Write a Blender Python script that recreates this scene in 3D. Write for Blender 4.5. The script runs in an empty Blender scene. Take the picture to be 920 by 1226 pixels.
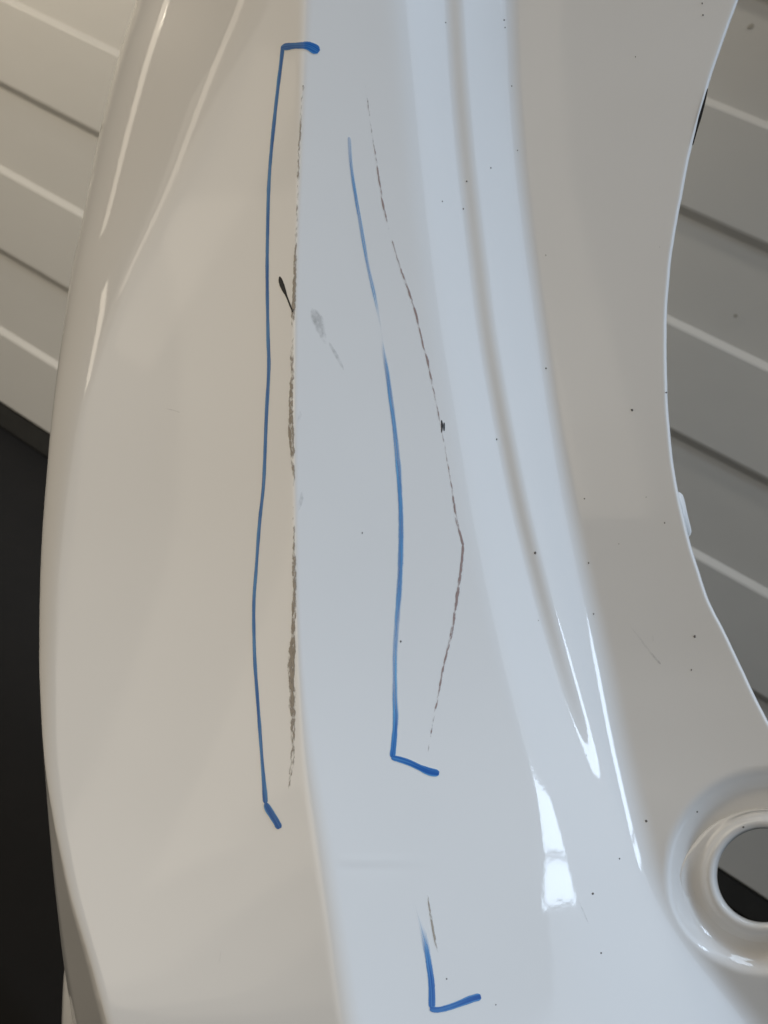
import bpy, bmesh, math, random
import numpy as np
from mathutils import Matrix, Vector

random.seed(7)
rng = np.random.default_rng(7)
SC = bpy.context.scene
COL = SC.collection

# ------------------------------------------------------------------ camera
CAM_H = 0.70
RIGHT = Vector((0.83501895, 0.32875311, 0.44120828))
UP = Vector((-0.50098891, 0.12273376, 0.8567068))
BACK = Vector((0.22749388, -0.93640686, 0.26718668))
CAM_POS = Vector((0.0, 0.0, CAM_H))
cam_data = bpy.data.cameras.new("camera")
cam = bpy.data.objects.new("camera", cam_data)
COL.objects.link(cam)
cam.matrix_world = Matrix(((RIGHT.x, UP.x, BACK.x, CAM_POS.x), (RIGHT.y, UP.y, BACK.y, CAM_POS.y),
                           (RIGHT.z, UP.z, BACK.z, CAM_POS.z), (0, 0, 0, 1)))
cam_data.sensor_fit = 'VERTICAL'
cam_data.sensor_height = 36.0
cam_data.lens = 36.0 * 921.0 / 1226.0
cam_data.dof.use_dof = True
cam_data.dof.focus_distance = 0.55
cam_data.dof.aperture_fstop = 7.5
cam_data.clip_start = 0.01
cam_data.clip_end = 100.0
SC.camera = cam

# the panel leans in front of the wall: its own frame (x across, y along, z out of the sheet)
D0 = 0.55
PANEL_POS = CAM_POS - BACK * D0


def from_panel(x, y, z):
    return PANEL_POS + RIGHT * x + UP * y + BACK * z


# ------------------------------------------------------------------ world, lights, exposure
world = bpy.data.worlds.new("World")
SC.world = world
world.use_nodes = True
bg = world.node_tree.nodes["Background"]
bg.inputs[0].default_value = (1.0, 0.93, 0.84, 1)
bg.inputs[1].default_value = 0.045
SC.view_settings.view_transform = 'Standard'
SC.view_settings.look = 'None'
SC.view_settings.exposure = 0.40
SC.view_settings.gamma = 1.0


def area(name, loc, target, sx, sy, radiance, color, up=UP):
    ld = bpy.data.lights.new(name, 'AREA')
    ld.shape = 'RECTANGLE'
    ld.size, ld.size_y = sx, sy
    ld.energy = radiance * math.pi * sx * sy
    ld.color = color
    o = bpy.data.objects.new(name, ld)
    COL.objects.link(o)
    o.location = loc
    o.rotation_euler = (Vector(target) - Vector(loc)).to_track_quat('-Z', 'Y').to_euler()
    if up:
        z = (Vector(loc) - Vector(target)).normalized()
        x = Vector(up).cross(z).normalized()
        y = z.cross(x)
        o.rotation_euler = Matrix((x, y, z)).transposed().to_euler()
    return o


WARM, COOL = (1.0, 0.88, 0.71), (0.67, 0.815, 1.0)
# doorway on the right, brightest towards its middle; an added cool fill overhead; a two-pane window; broad warm fill added on the left
for w_, h_, L_ in ((1.55, 3.7, 0.8), (1.25, 3.5, 1.1), (0.95, 3.3, 1.3), (0.65, 3.1, 1.3)):
    area("doorway_daylight", from_panel(1.90, 0.05, 1.0), from_panel(0, -0.1, 2.2), w_, h_, L_, COOL)
area("overhead_fill", from_panel(1.10, 1.64, 0.74), from_panel(-0.1, 0.1, 2.2), 1.2, 1.2, 4.9, COOL)  # unseen fill added to lift the middle facet
for (px, py, pz), ph in (((1.292, -0.127, 0.731), 0.112), ((1.300, -0.236, 0.762), 0.080)):
    area("window_pane", from_panel(px, py, pz), from_panel(px - 0.80, py - 0.217, pz - 0.557), 0.22, ph, 8.5, COOL,
         up=RIGHT * -0.072 + UP * 0.96 - BACK * 0.27)
for xa, xb, ya, yb, z_ in ((-1.25, -0.62, -0.20, 0.45, 1.10), (-1.50, -0.52, -0.27, 0.7, 1.115), (-1.75, -0.42, -0.36, 0.95, 1.13), (-2.05, -0.30, -0.44, 1.25, 1.145)):
    area("left_fill", from_panel((xa + xb) / 2, (ya + yb) / 2, z_), from_panel((xa + xb) / 2 + 0.62, (ya + yb) / 2 - 0.35, z_ - 0.9), xb - xa, yb - ya, 0.45, WARM)  # overlapping fill sheets added for soft-edged warm light
area("ceiling_lamp", from_panel(-0.6, 1.6, 0.5), from_panel(0, 0, 0), 0.8, 0.8, 0.9, WARM)
area("wall_fill", from_panel(-1.2, 1.65, -0.4), from_panel(-0.6, 0.5, -0.9), 0.5, 0.5, 4.6, WARM)  # unseen fill added to brighten the left of the wall
sl = bpy.data.lights.new("ledge_fill", 'AREA')  # long unseen light added so the rib ledges show bright
sl.shape, sl.size, sl.size_y, sl.color = 'RECTANGLE', 3.2, 0.12, (1.0, 0.95, 0.88)
sl.energy = 4.0 * math.pi * 3.2 * 0.12
slo = bpy.data.objects.new("ledge_fill", sl)
COL.objects.link(slo)
slo.location = (-0.3, 1.0, 2.45)
slo.rotation_euler = (math.radians(10), 0, 0)
# narrow lights added out of view for streaks in the paint: (end, end, width, radiance)
for (ea, eb, w_, L_) in (((-1.20, 1.20, 0.40), (-1.42, 0.56, 0.52), 0.07, 1.5), ((-1.10, 0.80, 0.78), (-1.35, 0.42, 0.67), 0.07, 0.5),
                           ((-1.19, 1.29, -0.40), (-1.44, 0.85, -0.26), 0.07, 1.2), ((-1.47, 0.66, 0.14), (-1.42, 0.40, 0.46), 0.05, 3.0)):
    A_, B_ = from_panel(*ea), from_panel(*eb)
    area("streak_light", (A_ + B_) / 2, from_panel(-0.2, 0.2, 0), w_, (A_ - B_).length, L_, WARM, up=A_ - B_)

SC.cycles.max_bounces = 8
SC.cycles.use_denoising = True


# ------------------------------------------------------------------ helpers
def obj(name, verts, faces, mat, parent=None, smooth=True):
    me = bpy.data.meshes.new(name)
    me.from_pydata([tuple(v) for v in verts], [], faces)
    me.update()
    if smooth:
        me.polygons.foreach_set("use_smooth", [True] * len(me.polygons))
    me.materials.append(mat)
    o = bpy.data.objects.new(name, me)
    COL.objects.link(o)
    if parent:
        o.parent = parent
    return o


def thing(name, label, cat, loc=(0, 0, 0)):
    o = bpy.data.objects.new(name, None)
    COL.objects.link(o)
    o.location = loc
    o['label'] = label
    o['category'] = cat
    return o


def nodes_of(name):
    m = bpy.data.materials.new(name)
    m.use_nodes = True
    nt = m.node_tree
    return m, nt, nt.nodes["Principled BSDF"]


def N(nt, t, **kw):
    n = nt.nodes.new(t)
    for k, v in kw.items():
        setattr(n, k, v)
    return n


def noise(nt, scale, detail=2.0, coord='Object', stretch=None):
    tc = N(nt, 'ShaderNodeTexCoord')
    n = N(nt, 'ShaderNodeTexNoise')
    n.inputs['Scale'].default_value = scale
    n.inputs['Detail'].default_value = detail
    if stretch:
        mp = N(nt, 'ShaderNodeMapping')
        mp.inputs['Scale'].default_value = stretch
        nt.links.new(tc.outputs[coord], mp.inputs[0])
        nt.links.new(mp.outputs[0], n.inputs['Vector'])
    else:
        nt.links.new(tc.outputs[coord], n.inputs['Vector'])
    return n


# ------------------------------------------------------------------ materials
def paint_material():
    m, nt, p = nodes_of("white_car_paint")
    n = noise(nt, 9.0, 3.0)
    mix = N(nt, 'ShaderNodeMix', data_type='RGBA')
    mix.inputs[6].default_value = (0.755, 0.75, 0.735, 1)
    mix.inputs[7].default_value = (0.72, 0.715, 0.70, 1)
    nt.links.new(n.outputs['Fac'], mix.inputs[0])
    nt.links.new(mix.outputs[2], p.inputs['Base Color'])
    p.inputs['Roughness'].default_value = 0.42
    p.inputs['Specular IOR Level'].default_value = 0.35
    p.inputs['Coat Weight'].default_value = 1.0
    p.inputs['Coat Roughness'].default_value = 0.05
    p.inputs['Coat IOR'].default_value = 1.5
    n3 = noise(nt, 14.0, 6.0)
    mr = N(nt, 'ShaderNodeMapRange')
    mr.inputs['From Min'].default_value = 0.35
    mr.inputs['From Max'].default_value = 0.7
    mr.inputs['To Min'].default_value = 0.03
    mr.inputs['To Max'].default_value = 0.07
    nt.links.new(n3.outputs['Fac'], mr.inputs['Value'])
    nt.links.new(mr.outputs['Result'], p.inputs['Coat Roughness'])
    # faint orange peel in the clear coat
    n2 = noise(nt, 260.0, 1.0)
    b = N(nt, 'ShaderNodeBump')
    b.inputs['Strength'].default_value = 0.008
    b.inputs['Distance'].default_value = 0.002
    nt.links.new(n2.outputs['Fac'], b.inputs['Height'])
    nt.links.new(b.outputs[0], p.inputs['Coat Normal'])
    return m


def wall_material():
    m, nt, p = nodes_of("cream_coated_sheet")
    n = noise(nt, 2.2, 3.0)
    mix = N(nt, 'ShaderNodeMix', data_type='RGBA')
    mix.inputs[6].default_value = (0.735, 0.71, 0.65, 1)
    mix.inputs[7].default_value = (0.665, 0.64, 0.58, 1)
    nt.links.new(n.outputs['Fac'], mix.inputs[0])
    nt.links.new(mix.outputs[2], p.inputs['Base Color'])
    p.inputs['Roughness'].default_value = 0.45
    n2 = noise(nt, 14.0, 2.0)
    b = N(nt, 'ShaderNodeBump')
    b.inputs['Strength'].default_value = 0.12
    b.inputs['Distance'].default_value = 0.01
    nt.links.new(n2.outputs['Fac'], b.inputs['Height'])
    nt.links.new(b.outputs[0], p.inputs['Normal'])
    return m


def plain(name, col, rough, scale=40.0, vary=0.25, bump=0.0):
    m, nt, p = nodes_of(name)
    n = noise(nt, scale, 4.0)
    mix = N(nt, 'ShaderNodeMix', data_type='RGBA')
    mix.inputs[6].default_value = (*[c * (1 + vary) for c in col], 1)
    mix.inputs[7].default_value = (*[c * (1 - vary) for c in col], 1)
    nt.links.new(n.outputs['Fac'], mix.inputs[0])
    nt.links.new(mix.outputs[2], p.inputs['Base Color'])
    p.inputs['Roughness'].default_value = rough
    if bump:
        b = N(nt, 'ShaderNodeBump')
        b.inputs['Strength'].default_value = bump
        b.inputs['Distance'].default_value = 0.004
        nt.links.new(n.outputs['Fac'], b.inputs['Height'])
        nt.links.new(b.outputs[0], p.inputs['Normal'])
    return m


def ink_material(name, col, rough, breakup, scale, stretch, soft=0.18, light=None):
    """Thin deposit on the paint: the attribute 'ink' is how much of it is there; noise breaks it up."""
    m, nt, p = nodes_of(name)
    at = N(nt, 'ShaderNodeAttribute', attribute_name='ink')
    n = noise(nt, scale, 4.0, 'UV', stretch)
    # alpha = smoothstep around (ink - breakup * noise)
    mr = N(nt, 'ShaderNodeMath', operation='MULTIPLY')
    mr.inputs[1].default_value = breakup
    nt.links.new(n.outputs['Fac'], mr.inputs[0])
    sub = N(nt, 'ShaderNodeMath', operation='SUBTRACT')
    nt.links.new(at.outputs['Fac'], sub.inputs[0])
    nt.links.new(mr.outputs[0], sub.inputs[1])
    mp = N(nt, 'ShaderNodeMapRange', interpolation_type='SMOOTHSTEP')
    mp.inputs['From Min'].default_value = 0.0
    mp.inputs['From Max'].default_value = soft
    nt.links.new(sub.outputs[0], mp.inputs['Value'])
    nt.links.new(mp.outputs['Result'], p.inputs['Alpha'])
    if light:
        mx = N(nt, 'ShaderNodeMix', data_type='RGBA')
        mx.inputs[6].default_value = (*light, 1)
        mx.inputs[7].default_value = (*col, 1)
        cv = N(nt, 'ShaderNodeMath', operation='MULTIPLY_ADD')
        cv.inputs[1].default_value = 1.6
        cv.inputs[2].default_value = -0.86
        nt.links.new(n.outputs['Fac'], cv.inputs[0])
        ca = N(nt, 'ShaderNodeMath', operation='ADD', use_clamp=True)
        nt.links.new(cv.outputs[0], ca.inputs[0])
        nt.links.new(at.outputs['Fac'], ca.inputs[1])
        nt.links.new(ca.outputs[0], mx.inputs[0])
        nt.links.new(mx.outputs[2], p.inputs['Base Color'])
    else:
        p.inputs['Base Color'].default_value = (*col, 1)
    p.inputs['Roughness'].default_value = rough
    p.inputs['Specular IOR Level'].default_value = 0.3
    return m


M_PAINT = paint_material()
M_WALL = wall_material()
M_FLOOR = plain("dark_floor", (0.0032, 0.0026, 0.0023), 0.95, 9.0, 0.85, 0.5)
M_SEAL = plain("grey_rubber", (0.035, 0.034, 0.03), 0.7, 30.0, 0.3)
M_BLACK = plain("black_grime", (0.012, 0.008, 0.008), 0.8)
M_DUST = plain("dust_grain", (0.13, 0.12, 0.11), 0.9)
M_SPOT = plain("grey_stain", (0.42, 0.39, 0.33), 0.7)
M_BLUE = ink_material("blue_marker_ink", (0.010, 0.095, 0.36), 0.3, 0.5, 1.0, (6, .16, 1), 0.5, (0.16, 0.44, 0.72))
M_BROWN = ink_material("scuffed_brown", (0.36, 0.315, 0.26), 0.7, 1.15, 1.0, (4.0, 1.0, 1), 0.45)
M_PURPLE = ink_material("scratch_dark", (0.31, 0.225, 0.205), 0.7, 1.2, 1.0, (3, 0.9, 1), 0.45)
M_BLACKINK = ink_material("black_scuff", (0.012, 0.012, 0.014), 0.5, 0.4, 1.0, (4, 2, 1), 0.25)
M_GREY = ink_material("grey_smudge", (0.30, 0.295, 0.285), 0.7, 0.7, 1.0, (2.5, 1.5, 1), 1.5)

# ------------------------------------------------------------------ floor
s = 6.0
floor = obj('floor', [(-s, -s, 0), (s, -s, 0), (s, s, 0), (-s, s, 0)], [(0, 1, 2, 3)], M_FLOOR, smooth=False)
floor['kind'] = 'structure'

# ------------------------------------------------------------------ ribbed wall behind
WY = 1.396
HP = 0.16                       # half pitch of the ribs
Z0 = CAM_H - 3.1035 * HP        # top edge of the lowest rib
LEDGE = 0.0145
RELIEF = 0.011
WX = 3.2
wall = thing('ribbed_wall', 'cream white ribbed sheet wall standing on the dark floor behind the body panel', 'wall', (0, WY, 0))


def strip_mesh(name, prof):
    """sheet strip running along the wall: prof = [(z, y)] from top to bottom (front face), backed by a flat rear"""
    nseg = 24
    verts, faces = [], []
    n = len(prof)
    for i in range(nseg + 1):
        x = -WX + 2 * WX * i / nseg
        for (z, y) in prof:
            verts.append((x, y, z))
    for i in range(nseg):
        for j in range(n - 1):
            a = i * n + j
            faces.append((a, a + 1, a + n + 1, a + n))
        a = i * n
        faces.append((a + n - 1, a, a + n, a + 2 * n - 1))
    faces.append(tuple(range(n)))
    faces.append(tuple(reversed(range(nseg * n, nseg * n + n))))
    me = bpy.data.meshes.new(name)
    me.from_pydata(verts, [], faces)
    me.update()
    bm = bmesh.new()
    bm.from_mesh(me)
    bmesh.ops.recalc_face_normals(bm, faces=bm.faces)
    bm.to_mesh(me)
    bm.free()
    me.materials.append(M_WALL)
    return me


r3 = 0.003
raised = strip_mesh('raised_board', [(0.0, 0.02), (0.004, RELIEF + 0.003), (-r3 * .6, RELIEF - 0.001),
                                     (-LEDGE + r3, 0.0012), (-LEDGE, 0), (-LEDGE - r3, 0),
                                     (-HP - LEDGE + LEDGE + r3, 0), (-HP + 0.0, 0), (-HP - r3, 0.0012),
                                     (-HP - LEDGE + r3, RELIEF - .001), (-HP - LEDGE - 0.004, RELIEF + 0.003), (-HP - LEDGE, 0.02)])
recessed = strip_mesh('recessed_board', [(0.0025, 0.019), (0.0025, RELIEF), (-HP + LEDGE - 0.0025, RELIEF), (-HP + LEDGE - 0.0025, 0.019)])
for k in range(0, 16, 2):
    zt = Z0 + k * HP + 0.006
    if k == 0:
        me = strip_mesh('raised_board', [(0.0, 0.02), (0.004, RELIEF + 0.003), (-r3 * .6, RELIEF - 0.001), (-LEDGE + r3, 0.0012),
                                         (-LEDGE, 0), (-LEDGE - r3, 0), (0.058 - zt, 0), (0.055 - zt, 0.003), (0.055 - zt, 0.02)])
    else:
        me = raised
    o = bpy.data.objects.new('raised_board', me)
    COL.objects.link(o)
    o.parent = wall
    o.location = (0, 0, zt)
    o = bpy.data.objects.new('recessed_board', recessed)
    COL.objects.link(o)
    o.parent = wall
    o.location = (0, 0, zt + HP - LEDGE)
seal = obj('bottom_seal', [], [], M_SEAL, wall)
bm = bmesh.new()
bmesh.ops.create_cube(bm, size=1.0, matrix=Matrix.Translation((0, 0.012, 0.028)) @ Matrix.Diagonal((2 * WX, 0.02, 0.053, 1)))
bmesh.ops.bevel(bm, geom=bm.edges[:], offset=0.004, segments=2, affect='EDGES')
bm.to_mesh(seal.data)
bm.free()

# small grey stains on the sheets
for (sx, sz, sy, r) in ((-0.1747, 1.2814, RELIEF, 0.0045), (0.0329, 0.8912, 0.0, 0.0034)):
    ring = [(sx + r * rng.uniform(.7, 1.2) * math.cos(t), sy - 0.0006, sz + r * rng.uniform(.7, 1.2) * math.sin(t)) for t in np.linspace(0, 6.28, 14)[:-1]]
    obj('stain', ring + [(sx, sy - 0.0012, sz)], [(k, (k + 1) % 13, 13) for k in range(13)], M_SPOT, wall)

# ------------------------------------------------------------------ the painted body panel
F = 921.0


def tab(*pts):
    xs = np.array([p[0] for p in pts], float)
    ys = np.array([p[1] for p in pts], float)
    return lambda y: np.interp(y, xs, ys)


Y0, Y1, DY = -1000.0, 1330.0, 4.0
ROWS = np.arange(Y0, Y1 + .1, DY)
NR = len(ROWS)


def smooth_rows(f, w=30.0):
    yy = np.arange(Y0 - 150, Y1 + 150.1, DY)
    v = f(yy)
    lo = f(np.array([yy[0], yy[0] + DY]))
    k = np.exp(-0.5 * (np.arange(-25, 26) * DY / w) ** 2)
    k /= k.sum()
    vp = np.concatenate([v[0] + (np.arange(-25, 0)) * (lo[1] - lo[0]), v, np.full(25, v[-1]) + np.arange(1, 26) * (v[-1] - v[-2])])
    vs = np.convolve(vp, k, 'valid')
    return np.interp(ROWS, yy, vs)


tF = smooth_rows(tab((-1000, 310), (-400, 290), (-250, 235), (0, 164), (65, 142), (164, 118), (258, 100), (322, 86), (441, 69), (509, 61), (595, 54), (640, 50.5),
                     (700, 48), (800, 47), (880, 51), (927, 55), (985, 65), (1081, 86), (1144, 106), (1226, 128), (1500, 215)), 18)
tS = smooth_rows(tab((-1000, 310), (-400, 290), (-250, 235), (0, 164), (65, 142), (164, 118), (258, 100), (322, 86), (441, 69), (509, 61), (595, 54), (640, 50.5),
                     (700, 48), (800, 47), (880, 50), (900, 52), (966, 57), (1046, 64), (1152, 76), (1226, 88), (1500, 125)), 18)
tC = smooth_rows(tab((-1000, 420), (-250, 371), (0, 366), (150, 361), (250, 357), (370, 354), (500, 353), (600, 354), (700, 355), (800, 359), (900, 367),
                     (1000, 384), (1100, 400), (1226, 419), (1500, 470)))
tB1 = smooth_rows(tab((-250, 458), (0, 470), (100, 480), (200, 490), (300, 502), (400, 517), (500, 536), (600, 553), (700, 574), (800, 598), (910, 630), (1000, 655), (1100, 680), (1226, 720), (1500, 800)))
tw1 = smooth_rows(tab((-400, 24), (600, 24), (750, 19), (850, 16), (920, 12), (1000, 26), (1100, 52), (1226, 70), (1500, 80)))
tD = smooth_rows(tab((-250, 532), (0, 544), (100, 550), (200, 559), (300, 571), (400, 583), (500, 601), (600, 621), (700, 646), (800, 674), (900, 706), (1000, 742), (1226, 850), (1500, 990)))
tB2 = smooth_rows(tab((-250, 600), (0, 611), (100, 614), (200, 622), (300, 634), (400, 648), (500, 662), (600, 680), (700, 702), (800, 725), (870, 738), (950, 756), (1040, 778), (1110, 812), (1170, 858), (1226, 905), (1500, 1070)), 24)
tE = smooth_rows(tab((-1000, 1090), (-400, 1090), (-250, 1000), (-100, 925), (0, 884), (47, 867), (78, 856), (106, 847.6), (175, 828.5), (240, 815.5), (299, 805), (361, 799.5), (406, 798), (475, 799),
                     (529, 803.6), (576, 809.5), (646, 825), (720, 848.6), (759, 870), (817, 896.5), (866, 920), (960, 982), (1040, 1050), (1226, 1130), (1500, 1240)), 12)
tE = tE + 0.22 * np.sin(ROWS * 0.031) + 0.12 * np.sin(ROWS * 0.11 + 1.0) + np.convolve(rng.normal(0, 0.12, len(ROWS) + 2), np.ones(3) / 3, 'valid')
tR = smooth_rows(tab((-400, 50), (-250, 100), (0, 165), (200, 125), (350, 70), (480, 40), (600, 30), (800, 22), (1000, 14), (1300, 10)))
tH = smooth_rows(tab((-250, 130), (0, 150), (200, 100), (350, 55), (480, 26), (600, 20), (800, 9), (900, 4), (1000, 2), (1300, 1.5)))
tpL = smooth_rows(tab((-250, .44), (0, .44), (400, .45), (650, .42), (900, .34), (1226, .22)))
twC = smooth_rows(tab((-250, 14), (0, 12), (150, 7), (300, 5), (750, 5), (850, 8), (950, 16), (1226, 20)))
tpC = smooth_rows(tab((-250, -.18), (0, -.18), (200, -.24), (500, -.31), (800, -.36), (1226, -.38)))
tp1 = smooth_rows(tab((-250, -.58), (0, -.58), (500, -.62), (800, -.58), (950, -.54), (1226, -.52)))
tpD = smooth_rows(tab((-250, .06), (0, .06), (350, .12), (500, .20), (650, .20), (750, .08), (830, -.12), (880, -.36), (930, -.52), (1226, -.52)))
tp2 = smooth_rows(tab((-250, -.62), (0, -.62), (700, -.62), (850, -.6), (1000, -.56), (1226, -.52)))
tpR = smooth_rows(tab((-250, .24), (0, .25), (200, .28), (400, .33), (600, .37), (800, .38), (1000, .36), (1226, .34)))
tw2 = smooth_rows(tab((-250, 16), (0, 13), (500, 12), (800, 20), (950, 22), (1226, 26)))

HX, HY, HR = 915.0, 1048.0, 56.0      # the round hole


def sm(x, c, w):
    t = np.clip((x - (c - w)) / (2 * w), 0, 1)
    return t * t * (3 - 2 * t)


XG = np.arange(0, 1301, 1.0)
ZG = np.zeros((NR, len(XG)))
for i, y in enumerate(ROWS):
    c = tC[i]
    p = np.full_like(XG, tpL[i])
    p += (tpC[i] - tpL[i]) * sm(XG, c, twC[i])
    p += (tp1[i] - tpC[i]) * sm(XG, tB1[i] + 8, tw1[i])
    p += (tpD[i] - tp1[i]) * sm(XG, tD[i] - 8, 8)
    p += (tp2[i] - tpD[i]) * sm(XG, tD[i] + 8, 8)
    p += (tpR[i] - tp2[i]) * sm(XG, tB2[i], tw2[i])
    z = np.concatenate([[0], np.cumsum((p[1:] + p[:-1]) / 2)])
    z -= np.interp(c, XG, z)
    yc = max(y, -150.0)
    ye = min(yc, 1010.0)
    z += 0.00017 * (ye - 420) ** 2 - 0.194 * (y - yc) + 0.2006 * (yc - ye)
    t = np.clip((XG - tF[i]) / tR[i], 0, 1)
    z -= tH[i] * (1 - np.sqrt(np.clip(1 - (1 - t) ** 2, 0, 1)))
    # pressed recess round the hole
    r = np.hypot(XG - HX - 6, (y - HY + 4))
    yb = min(max(0.0, y - 560.0), 330.0)
    z += 0.00007 * yb * yb + 0.0462 * max(0.0, y - 890.0)
    z -= 25.0 * (1 - sm(r, 111, 16))
    # faint pressed line low on the middle facet
    wx = sm(XG, 408, 8) * (1 - sm(XG, 490, 50))
    z += wx * (0.5 * math.exp(-((y - 1030) / 4.5) ** 2) - 0.4 * math.exp(-((y - 1041) / 4.5) ** 2))
    ZG[i] = z


def z_at(x, y):
    fy = min(max((y - Y0) / DY, 0), NR - 1.001)
    i = int(fy)
    a = fy - i
    fx = min(max(x, 0), 1299.0)
    j = int(fx)
    b = fx - j
    return ((ZG[i, j] * (1 - b) + ZG[i, j + 1] * b) * (1 - a) + (ZG[i + 1, j] * (1 - b) + ZG[i + 1, j + 1] * b) * a)


UNIT = D0 / F


def loc(x, y, z):
    """survey point (x, y on the sheet, z height above it, same unit) -> metres in the panel's frame"""
    d = D0 - z * UNIT
    return Vector(((x - 460.0) * d / F, -(y - 613.0) * d / F, z * UNIT))


panel = thing('car_body_panel', 'glossy white painted car body panel with blue marker lines, scratches and a round hole', 'car part')
panel.matrix_world = Matrix(((RIGHT.x, UP.x, BACK.x, PANEL_POS.x), (RIGHT.y, UP.y, BACK.y, PANEL_POS.y),
                             (RIGHT.z, UP.z, BACK.z, PANEL_POS.z), (0, 0, 0, 1)))

# --- outer skin
verts, faces, keep = [], [], []
SEGS = None
for i, y in enumerate(ROWS):
    f_, s_, c, b1, d, b2, e = tF[i], tS[i], tC[i], tB1[i], tD[i], tB2[i], tE[i]
    w = twC[i] * 1.15
    zz = lambda x: float(np.interp(x, XG, ZG[i]))
    row = []
    zf = float(np.interp(f_, XG, ZG[i]))
    # hidden return and the strip below the fold
    strip = f_ - s_
    zs = zf - 3.2 * strip - 14
    row.append((s_ + 26, zs - 70))
    row.append((s_ + 10, zs - 50))
    row.append((s_ + 3, zs - 24))
    for q in range(0, 7):
        u = q / 6
        row.append((s_ + strip * u, zs + (zf - zs) * u - (2.0 if q < 6 else 0) * 0))
    R_ = tR[i]
    for q in range(1, 25):
        x = f_ + R_ * (q / 24) ** 2
        row.append((x, zz(x)))
    bl = b2 - tw2[i]
    dd = min(d + 20, bl - 4)
    knots = [(f_ + R_, c - w, 22), (c - w, c + w, 16), (c + w, b1 - 9, 22), (b1 - 9, b2 + tw2[i], 96), (b2 + tw2[i], e - 4, 62)]
    for (a, b, n) in knots:
        for q in range(1, n + 1):
            x = a + (b - a) * q / n
            row.append((x, zz(x)))
    # rolled lip and flange behind the arch edge
    ze = zz(e - 4)
    pr = tpR[i]
    for a in (15, 35, 55, 75, 90):
        row.append((e - 4 + 4 * math.sin(math.radians(a)), ze + 2.5 * math.sin(math.radians(min(a, 45))) * pr - 5.0 * (1 - math.cos(math.radians(a)))))
    row.append((e - 0.5, ze - 14))
    row.append((e - 5, ze - 30))
    if SEGS is None:
        SEGS = len(row)
    for (x, z) in row:
        verts.append(loc(x, y, z))
        keep.append(math.hypot(x - HX, y - HY) > HR + 8 or x < 700)
for i in range(NR - 1):
    for j in range(SEGS - 1):
        a = i * SEGS + j
        q = (a, a + SEGS, a + SEGS + 1, a + 1)
        if all(keep[v] for v in q):
            faces.append(q)
skin = obj('outer_skin', verts, faces, M_PAINT, panel)
sol = skin.modifiers.new('thickness', 'SOLIDIFY')
sol.thickness = 0.0009
sol.offset = -1.0

# --- collar round the hole (profile revolved about the hole's centre)
verts, faces = [], []
NA = 96


def plane_z(x, y):
    return z_at(x, y)


prof = [(103, -2.5), (101, 0.6), (98, 1.8), (92, 2.2), (84, 2.0), (78, 2.2), (74.5, 3.0), (71.5, 5.2), (68, 7.6), (64.5, 8.6), (61, 8.2), (58.5, 6.0), (57, 2.0), (56, -6), (56.5, -16), (58, -26)]
for k in range(NA):
    a = 2 * math.pi * k / NA
    ca, sa = math.cos(a), math.sin(a)
    for (r, h) in prof:
        top = max(0.0, -sa) if r > 80 else 0.0
        rr = r * (1 - 0.22 * top * max(0.0, (r - 72) / 31))
        x, y = HX + rr * ca, HY + rr * sa
        amp = min(1.0, max(0.0, 0.45 - 0.75 * sa - 0.45 * ca))
        hh = h if r <= 78 else h * amp - 5.0 * (1 - amp) * min(1.0, (r - 78) / 12)
        verts.append(loc(x, y, z_at(HX + max(rr, 66) * ca, HY + max(rr, 66) * sa) + hh))
n = len(prof)
for k in range(NA):
    for j in range(n - 1):
        a, b = k * n + j, ((k + 1) % NA) * n + j
        faces.append((a, a + 1, b + 1, b))
collar = obj('hole_collar', verts, faces, M_PAINT, panel)
bm = bmesh.new(); bm.from_mesh(collar.data); bmesh.ops.recalc_face_normals(bm, faces=bm.faces)
bm.to_mesh(collar.data); bm.free()


# --- small clip tab on the arch edge
def tab_part():
    out = [(806, 586), (812, 588.5), (817, 591), (819.5, 597), (824, 618), (828, 634), (828.5, 638), (825, 643), (821, 646), (818, 640), (812, 610)]
    bm = bmesh.new()
    top = [bm.verts.new(loc(x, y, z_at(806, y) - 1.0 - 0.45 * (x - 806))) for x, y in out]
    bot = [bm.verts.new(loc(x, y, z_at(806, y) - 8.0 - 0.45 * (x - 806))) for x, y in out]
    bm.faces.new(top)
    bm.faces.new(list(reversed(bot)))
    m = len(out)
    for i in range(m):
        bm.faces.new((top[i], bot[i], bot[(i + 1) % m], top[(i + 1) % m]))
    bmesh.ops.recalc_face_normals(bm, faces=bm.faces)
    bmesh.ops.bevel(bm, geom=[e for e in bm.edges], offset=0.0009, segments=3, affect='EDGES', clamp_overlap=True)
    o = obj('clip_tab', [], [], M_PAINT, panel)
    bm.to_mesh(o.data)
    bm.free()
    o.data.polygons.foreach_set("use_smooth", [True] * len(o.data.polygons))


tab_part()


# --- lower flange peeking out at the bottom left
verts, faces = [], []
ys = np.linspace(1150, 1330, 40)
for y in ys:
    s_ = float(np.interp(y, ROWS, tS))
    f_ = float(np.interp(y, ROWS, tF))
    zb = float(np.interp(f_, XG, ZG[int((y - Y0) / DY)])) - 3.2 * (f_ - s_) - 20
    g = (y - 1150) / 76
    lx = s_ + 3 - 17 * min(g, 1.0) ** 0.8 * (1 + 0.25 * max(g - 1, 0))
    for u, dz in ((0.0, 0.0), (0.12, -5), (0.3, -8), (0.6, -11), (0.85, -15), (0.95, -20), (1.0, -32)):
        verts.append(loc(s_ + 6 + (lx - s_ - 6) * u, y, zb + dz))
for i in range(len(ys) - 1):
    for j in range(6):
        a = i * 7 + j
        faces.append((a, a + 1, a + 8, a + 7))
obj('lower_flange', verts, faces, M_PAINT, panel)


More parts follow.
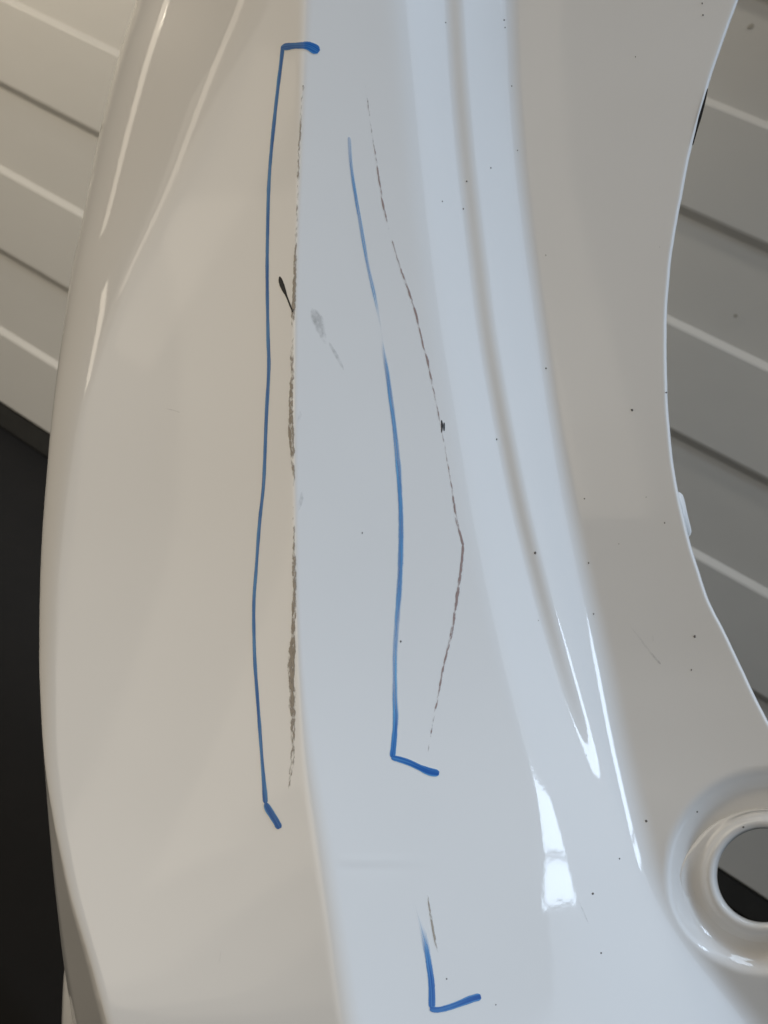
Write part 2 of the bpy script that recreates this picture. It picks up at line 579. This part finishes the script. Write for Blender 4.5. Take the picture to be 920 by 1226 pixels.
# ------------------------------------------------------------------ marks on the paint
def spline(pts, step):
    pts = [np.array(p, float) for p in pts]
    P = [2 * pts[0] - pts[1]] + pts + [2 * pts[-1] - pts[-2]]
    out = []
    for i in range(1, len(P) - 2):
        n = max(2, int(np.hypot(*(P[i + 1] - P[i])[:2]) / step))
        for k in range(n):
            t = k / n
            out.append(0.5 * ((2 * P[i]) + (-P[i - 1] + P[i + 1]) * t + (2 * P[i - 1] - 5 * P[i] + 4 * P[i + 1] - P[i + 2]) * t * t
                              + (-P[i - 1] + 3 * P[i] - 3 * P[i + 1] + P[i + 2]) * t ** 3))
    out.append(P[-2])
    return np.array(out)


def ribbon(name, pts, mat, label=None, lift=0.35, jitter=0.0, wobble=0.0):
    """pts: (x, y, width, ink) along the stroke"""
    q = spline(pts, 1.6)
    n = len(q)
    d = np.gradient(q[:, :2], axis=0)
    d /= np.maximum(np.linalg.norm(d, axis=1), 1e-6)[:, None]
    nrm = np.stack([-d[:, 1], d[:, 0]], 1)
    wj = np.convolve(rng.normal(0, 1, n + 8), np.ones(9) / 9, 'valid') * jitter
    ej = np.convolve(rng.normal(0, 1, n + 8), np.ones(9) / 9, 'valid') * wobble
    verts, faces, ink, uv = [], [], [], []
    L = np.concatenate([[0], np.cumsum(np.linalg.norm(np.diff(q[:, :2], axis=0), axis=1))])
    cross = (-1.0, -0.6, 0.0, 0.6, 1.0)
    fall = (0.55, 0.95, 1.0, 0.95, 0.55)
    for i in range(n):
        w = max(q[i, 2] * (1 + wj[i]), 0.3) / 2
        if i == 0 or i == n - 1:
            w *= 0.5
        elif i == 1 or i == n - 2:
            w *= 0.85
        for c, f in zip(cross, fall):
            x = q[i, 0] + nrm[i, 0] * (c * w + ej[i])
            y = q[i, 1] + nrm[i, 1] * (c * w + ej[i])
            verts.append(loc(x, y, z_at(x, y) + lift))
            ink.append(max(0.0, min(1.0, q[i, 3])) * f)
            uv.append((c * w / 10.0, L[i] / 10.0))
    for i in range(n - 1):
        for j in range(4):
            a = i * 5 + j
            faces.append((a, a + 5, a + 6, a + 1))
    o = obj(name, verts, faces, mat, panel)
    at = o.data.attributes.new('ink', 'FLOAT', 'POINT')
    at.data.foreach_set('value', ink)
    ul = o.data.uv_layers.new(name='UVMap')
    off = rng.uniform(0, 50)
    for lp in o.data.loops:
        u = uv[lp.vertex_index]
        ul.data[lp.index].uv = (u[0] + off, u[1] + off)
    if label:
        o['label'] = label
    return o


# blue marker
ribbon('marker_line', [(339, 54, 5, 1), (336, 80, 4.2, .9), (333, 104, 4.2, .85), (329, 140, 4.2, .85), (325, 180, 4.2, .85), (322, 222, 4.2, .85),
                       (320.5, 280, 4.2, .85), (320, 330, 4.2, .85), (321, 400, 4.2, .9), (322, 440, 4.2, .9), (319, 500, 4.2, .85), (316, 575, 4.2, .8),
                       (311, 625, 4.2, .8), (307, 680, 4.2, .8), (304, 725, 4.2, .85), (305, 785, 4.2, .85), (308, 830, 4.2, .85), (311, 870, 4.2, .85),
                       (314, 910, 4.2, .8), (317, 948, 6, .8), (318, 962, 6, .9)], M_BLUE, 'longest blue marker line, left of the crease', jitter=.12)
ribbon('marker_hook', [(338, 57, 8, 1), (345, 55.5, 9, 1), (356, 54.5, 9, .95), (368, 54.5, 11, 1), (376, 58, 12, 1), (382, 62, 9, 1)], M_BLUE,
       'short thick blue hook at the top of the left marker line', lift=.5, jitter=.2)
ribbon('marker_hook', [(318, 961, 5, .9), (321, 968, 8, 1), (326, 976, 8, .95), (331, 984, 8, 1), (335, 992, 8.5, 1)], M_BLUE,
       'short blue hook at the foot of the left marker line', lift=.5, jitter=.15)
ribbon('marker_line', [(418, 164, 5, .45), (420, 195, 5, .5), (426, 235, 5, .55), (433, 275, 5, .5), (440, 315, 5, .5), (448, 350, 5.5, .45), (455, 385, 5.5, .3),
                       (457, 402, 5, .28), (460, 425, 5.5, .45), (465, 455, 6, .55), (471, 500, 6.5, .55), (476, 545, 7, .55), (479, 590, 7, .6),
                       (480.5, 640, 7, .6), (479, 690, 7, .6), (476.5, 735, 7, .55), (473, 785, 7, .5), (473, 830, 7, .55), (474, 860, 7, .65), (472, 888, 7, .8), (470, 907, 7, .95)],
       M_BLUE, 'pale blue marker line on the middle facet', jitter=.12)
ribbon('marker_hook', [(469, 907, 6, 1), (478, 909, 7, .95), (490, 913, 7, .95), (503, 919, 8, 1), (515, 924, 9, 1), (526, 926, 8.5, 1)], M_BLUE,
       'blue hook at the foot of the pale marker line', lift=.5, jitter=.15)
ribbon('marker_line', [(494, 1074, 8, .22), (499, 1092, 8, .28), (505, 1112, 8, .38), (510, 1132, 8, .55), (514, 1155, 8, .8), (517, 1178, 8, .95), (517.5, 1207, 8.5, 1)],
       M_BLUE, 'lowest blue marker stroke, fading out at its top', jitter=.12)
ribbon('marker_hook', [(515, 1208, 7, 1), (525, 1209, 7, .95), (538, 1206, 7, .95), (552, 1201, 8, 1), (565, 1196, 9, 1), (576, 1193, 9, 1)], M_BLUE,
       'blue foot of the lowest marker stroke, near the bottom', lift=.5, jitter=.15)

# scratches
ribbon('scratch', [(363, 102, 2.5, .8), (361, 130, 3, .7), (359, 165, 3.2, .8), (357.5, 200, 3.6, .75), (357, 230, 3.2, .7), (355.5, 270, 3.5, .7), (354, 310, 4, .85),
                   (352.5, 350, 4.5, .95), (351, 372, 5, .9), (351, 395, 4, .6), (350, 430, 5, .75), (349, 470, 6, .85), (348.5, 510, 7, .9), (350, 545, 6.5, .85), (352, 572, 4, .7),
                   (351.5, 592, 2, .5), (352, 640, 4, .7), (353, 680, 6, .85), (353, 720, 6, .85), (351, 755, 8, .9), (349.5, 790, 9, .95), (350, 830, 8, .9), (350.5, 870, 6.5, .85),
                   (350, 905, 5, .75), (347, 935, 4, .7), (344.5, 965, 2.5, .5)], M_BROWN, 'long brown scuff along the crease', jitter=.45, wobble=1.2)
ribbon('scratch', [(437, 95, 1.4, .5), (440, 118, 2, .62), (445, 155, 2.2, .7), (451, 195, 2.4, .75), (458, 240, 2.8, .85), (466, 275, 2.2, .7), (475, 305, 2.4, .85), (486, 338, 2.6, .9), (498, 375, 3, .95), (505, 405, 2.6, .9),
                   (513, 435, 2.8, .85), (520, 470, 2.6, .8), (526, 500, 2.4, .8), (532, 530, 2.2, .76), (537, 560, 2.2, .72), (542, 590, 2.6, .82), (547, 622, 3.4, .9), (552, 642, 3.6, 1), (555, 653, 4, 1)],
       M_PURPLE, 'thin curved scratch right of the pale blue line', jitter=.3, wobble=.5)
ribbon('scratch', [(555, 653, 4, 1), (553, 675, 3.8, .95), (549, 705, 4, .9), (544, 740, 4, .9), (538, 770, 3.6, .85), (532, 795, 3.4, .8), (526, 828, 3.4, .8), (520, 858, 3, .75), (515, 885, 2.6, .65), (512, 905, 2, .5)],
       M_PURPLE, 'thin straight scratch slanting down to the blue hook', jitter=.3, wobble=.4)
ribbon('scratch', [(512, 1071, 2.4, .7), (515, 1090, 3, .85), (518, 1108, 3.4, .9), (521, 1125, 3.2, .85), (525, 1141, 2, .7)], M_BROWN, 'short brown scratch beside the lowest marker stroke', jitter=.3)
ribbon('scuff', [(335, 331, 3, 1), (337, 339, 6, 1), (340, 347, 5, 1), (343, 354, 2.4, .9), (347, 364, 2, .85), (351, 374, 2.4, .8)], M_BLACKINK, 'short black scuff beside the crease', jitter=.2)
ribbon('scuff', [(374, 369, 6, .6), (378, 378, 13, .85), (383, 390, 13, .8), (387, 402, 9, .65), (390, 412, 5, .5)], M_GREY, 'soft grey smudge on the middle facet', jitter=.2)
ribbon('scuff', [(394, 410, 3, .65), (400, 420, 4.5, .75), (406, 431, 4.5, .75), (412, 443, 2, .6)], M_GREY, 'faint grey streak below the smudge')
ribbon('scuff', [(362, 588, 3, .5), (361, 598, 6, .7), (358, 608, 5, .6), (356, 613, 2, .4)], M_GREY)
ribbon('scuff', [(360, 492, 4, .5), (359, 500, 5, .6), (357, 508, 3, .4)], M_GREY)
ribbon('scuff', [(755, 750, 1.5, .5), (766, 764, 2.5, .6), (778, 780, 3, .62), (791, 795, 3, .75)], M_GREY, 'faint grey scratch near the arch edge')
ribbon('scuff', [(782, 760, 2, .5), (782, 768, 2, .6)], M_GREY)
ribbon('scuff', [(198, 489, 1.2, .5), (207, 491, 1.6, .6), (216, 494, 1.4, .6)], M_GREY, 'hairline scratch on the left facet')
ribbon('scuff', [(265, 1138, 2, .5), (264, 1145, 3, .5), (263, 1155, 1.5, .4)], M_GREY)
ribbon('scratch', [(694, 1080, 2, .5), (699, 1092, 2.4, .7), (705, 1106, 1.6, .6)], M_GREY, 'short grey scratch below the window reflection')
ribbon('chip', [(529, 503, 1.6, .8), (529.5, 510, 2.2, .9), (529, 518, 1.2, .6)], M_BLACKINK, 'dark chip on the thin curved scratch')
ribbon('chip', [(532, 506, 2, .9), (532, 516, 1.6, .7)], M_BLACKINK)
ribbon('edge_gap', [(847.5, 106, 1.2, .8), (843.5, 122, 2.6, 1), (838.5, 140, 3.4, 1), (834.5, 155, 2.2, 1), (829.5, 174, 1.4, .9)], M_BLACKINK, 'dark sliver where the paint is chipped on the arch edge', lift=1.0)

# dust specks: flat grains lying on the paint, countable but only a pixel or two each
specks = [(x_, y_, r_ * .75) for (x_, y_, r_) in [(434, 638, 1.6), (480, 768, 1.8), (534, 27, 1.3), (604, 24, 1.5), (605, 33, 1.3), (559, 217, 1.5), (588, 201, 1.4), (555, 250, 1.4), (530, 241, 1.2), (841, 4, 1.6), (761, 68, 1.2),
          (842, 18, 1.3), (595, 526, 1.6), (654, 441, 1.6), (757, 491, 2.2), (700, 597, 1.2), (796, 626, 1.5), (641, 662, 2.4), (705, 674, 1.7), (711, 735, 1.6), (832, 762, 2.4), (828, 802, 1.6),
          (710, 1070, 2.0), (774, 983, 2.2), (720, 1141, 1.6), (535, 1172, 1.4), (594, 1203, 1.3), (890, 990, 2.0), (832, 1069, 1.6), (835, 972, 1.6), (742, 1028, 1.5), (798, 470, 1.5), (351, 371, 2.0), (613, 103, 1.1), (620, 180, 1.1)]]
for _ in range(6):
    specks.append((rng.uniform(540, 800), rng.uniform(20, 1150), rng.uniform(.4, .65)))
bm = bmesh.new()
for (x, y, r) in specks:
    m = 7
    ph = rng.uniform(0, 6)
    el = rng.uniform(.6, 1.0)
    ring = []
    for k in range(m):
        a = ph + 2 * math.pi * k / m
        px, py = x + r * math.cos(a) * el * rng.uniform(.8, 1.2), y + r * math.sin(a)
        ring.append(bm.verts.new(loc(px, py, z_at(px, py) + .15 + (7.6 if math.hypot(x - HX, y - HY) < 75 else 0))))
    top = bm.verts.new(loc(x, y, z_at(x, y) + .9 + (7.6 if math.hypot(x - HX, y - HY) < 75 else 0)))
    for k in range(m):
        bm.faces.new((ring[k], top, ring[(k + 1) % m]))
bmesh.ops.recalc_face_normals(bm, faces=bm.faces)
dust = obj('dust_specks', [], [], M_DUST, panel, smooth=False)
bm.to_mesh(dust.data)
bm.free()
dust['kind'] = 'stuff'
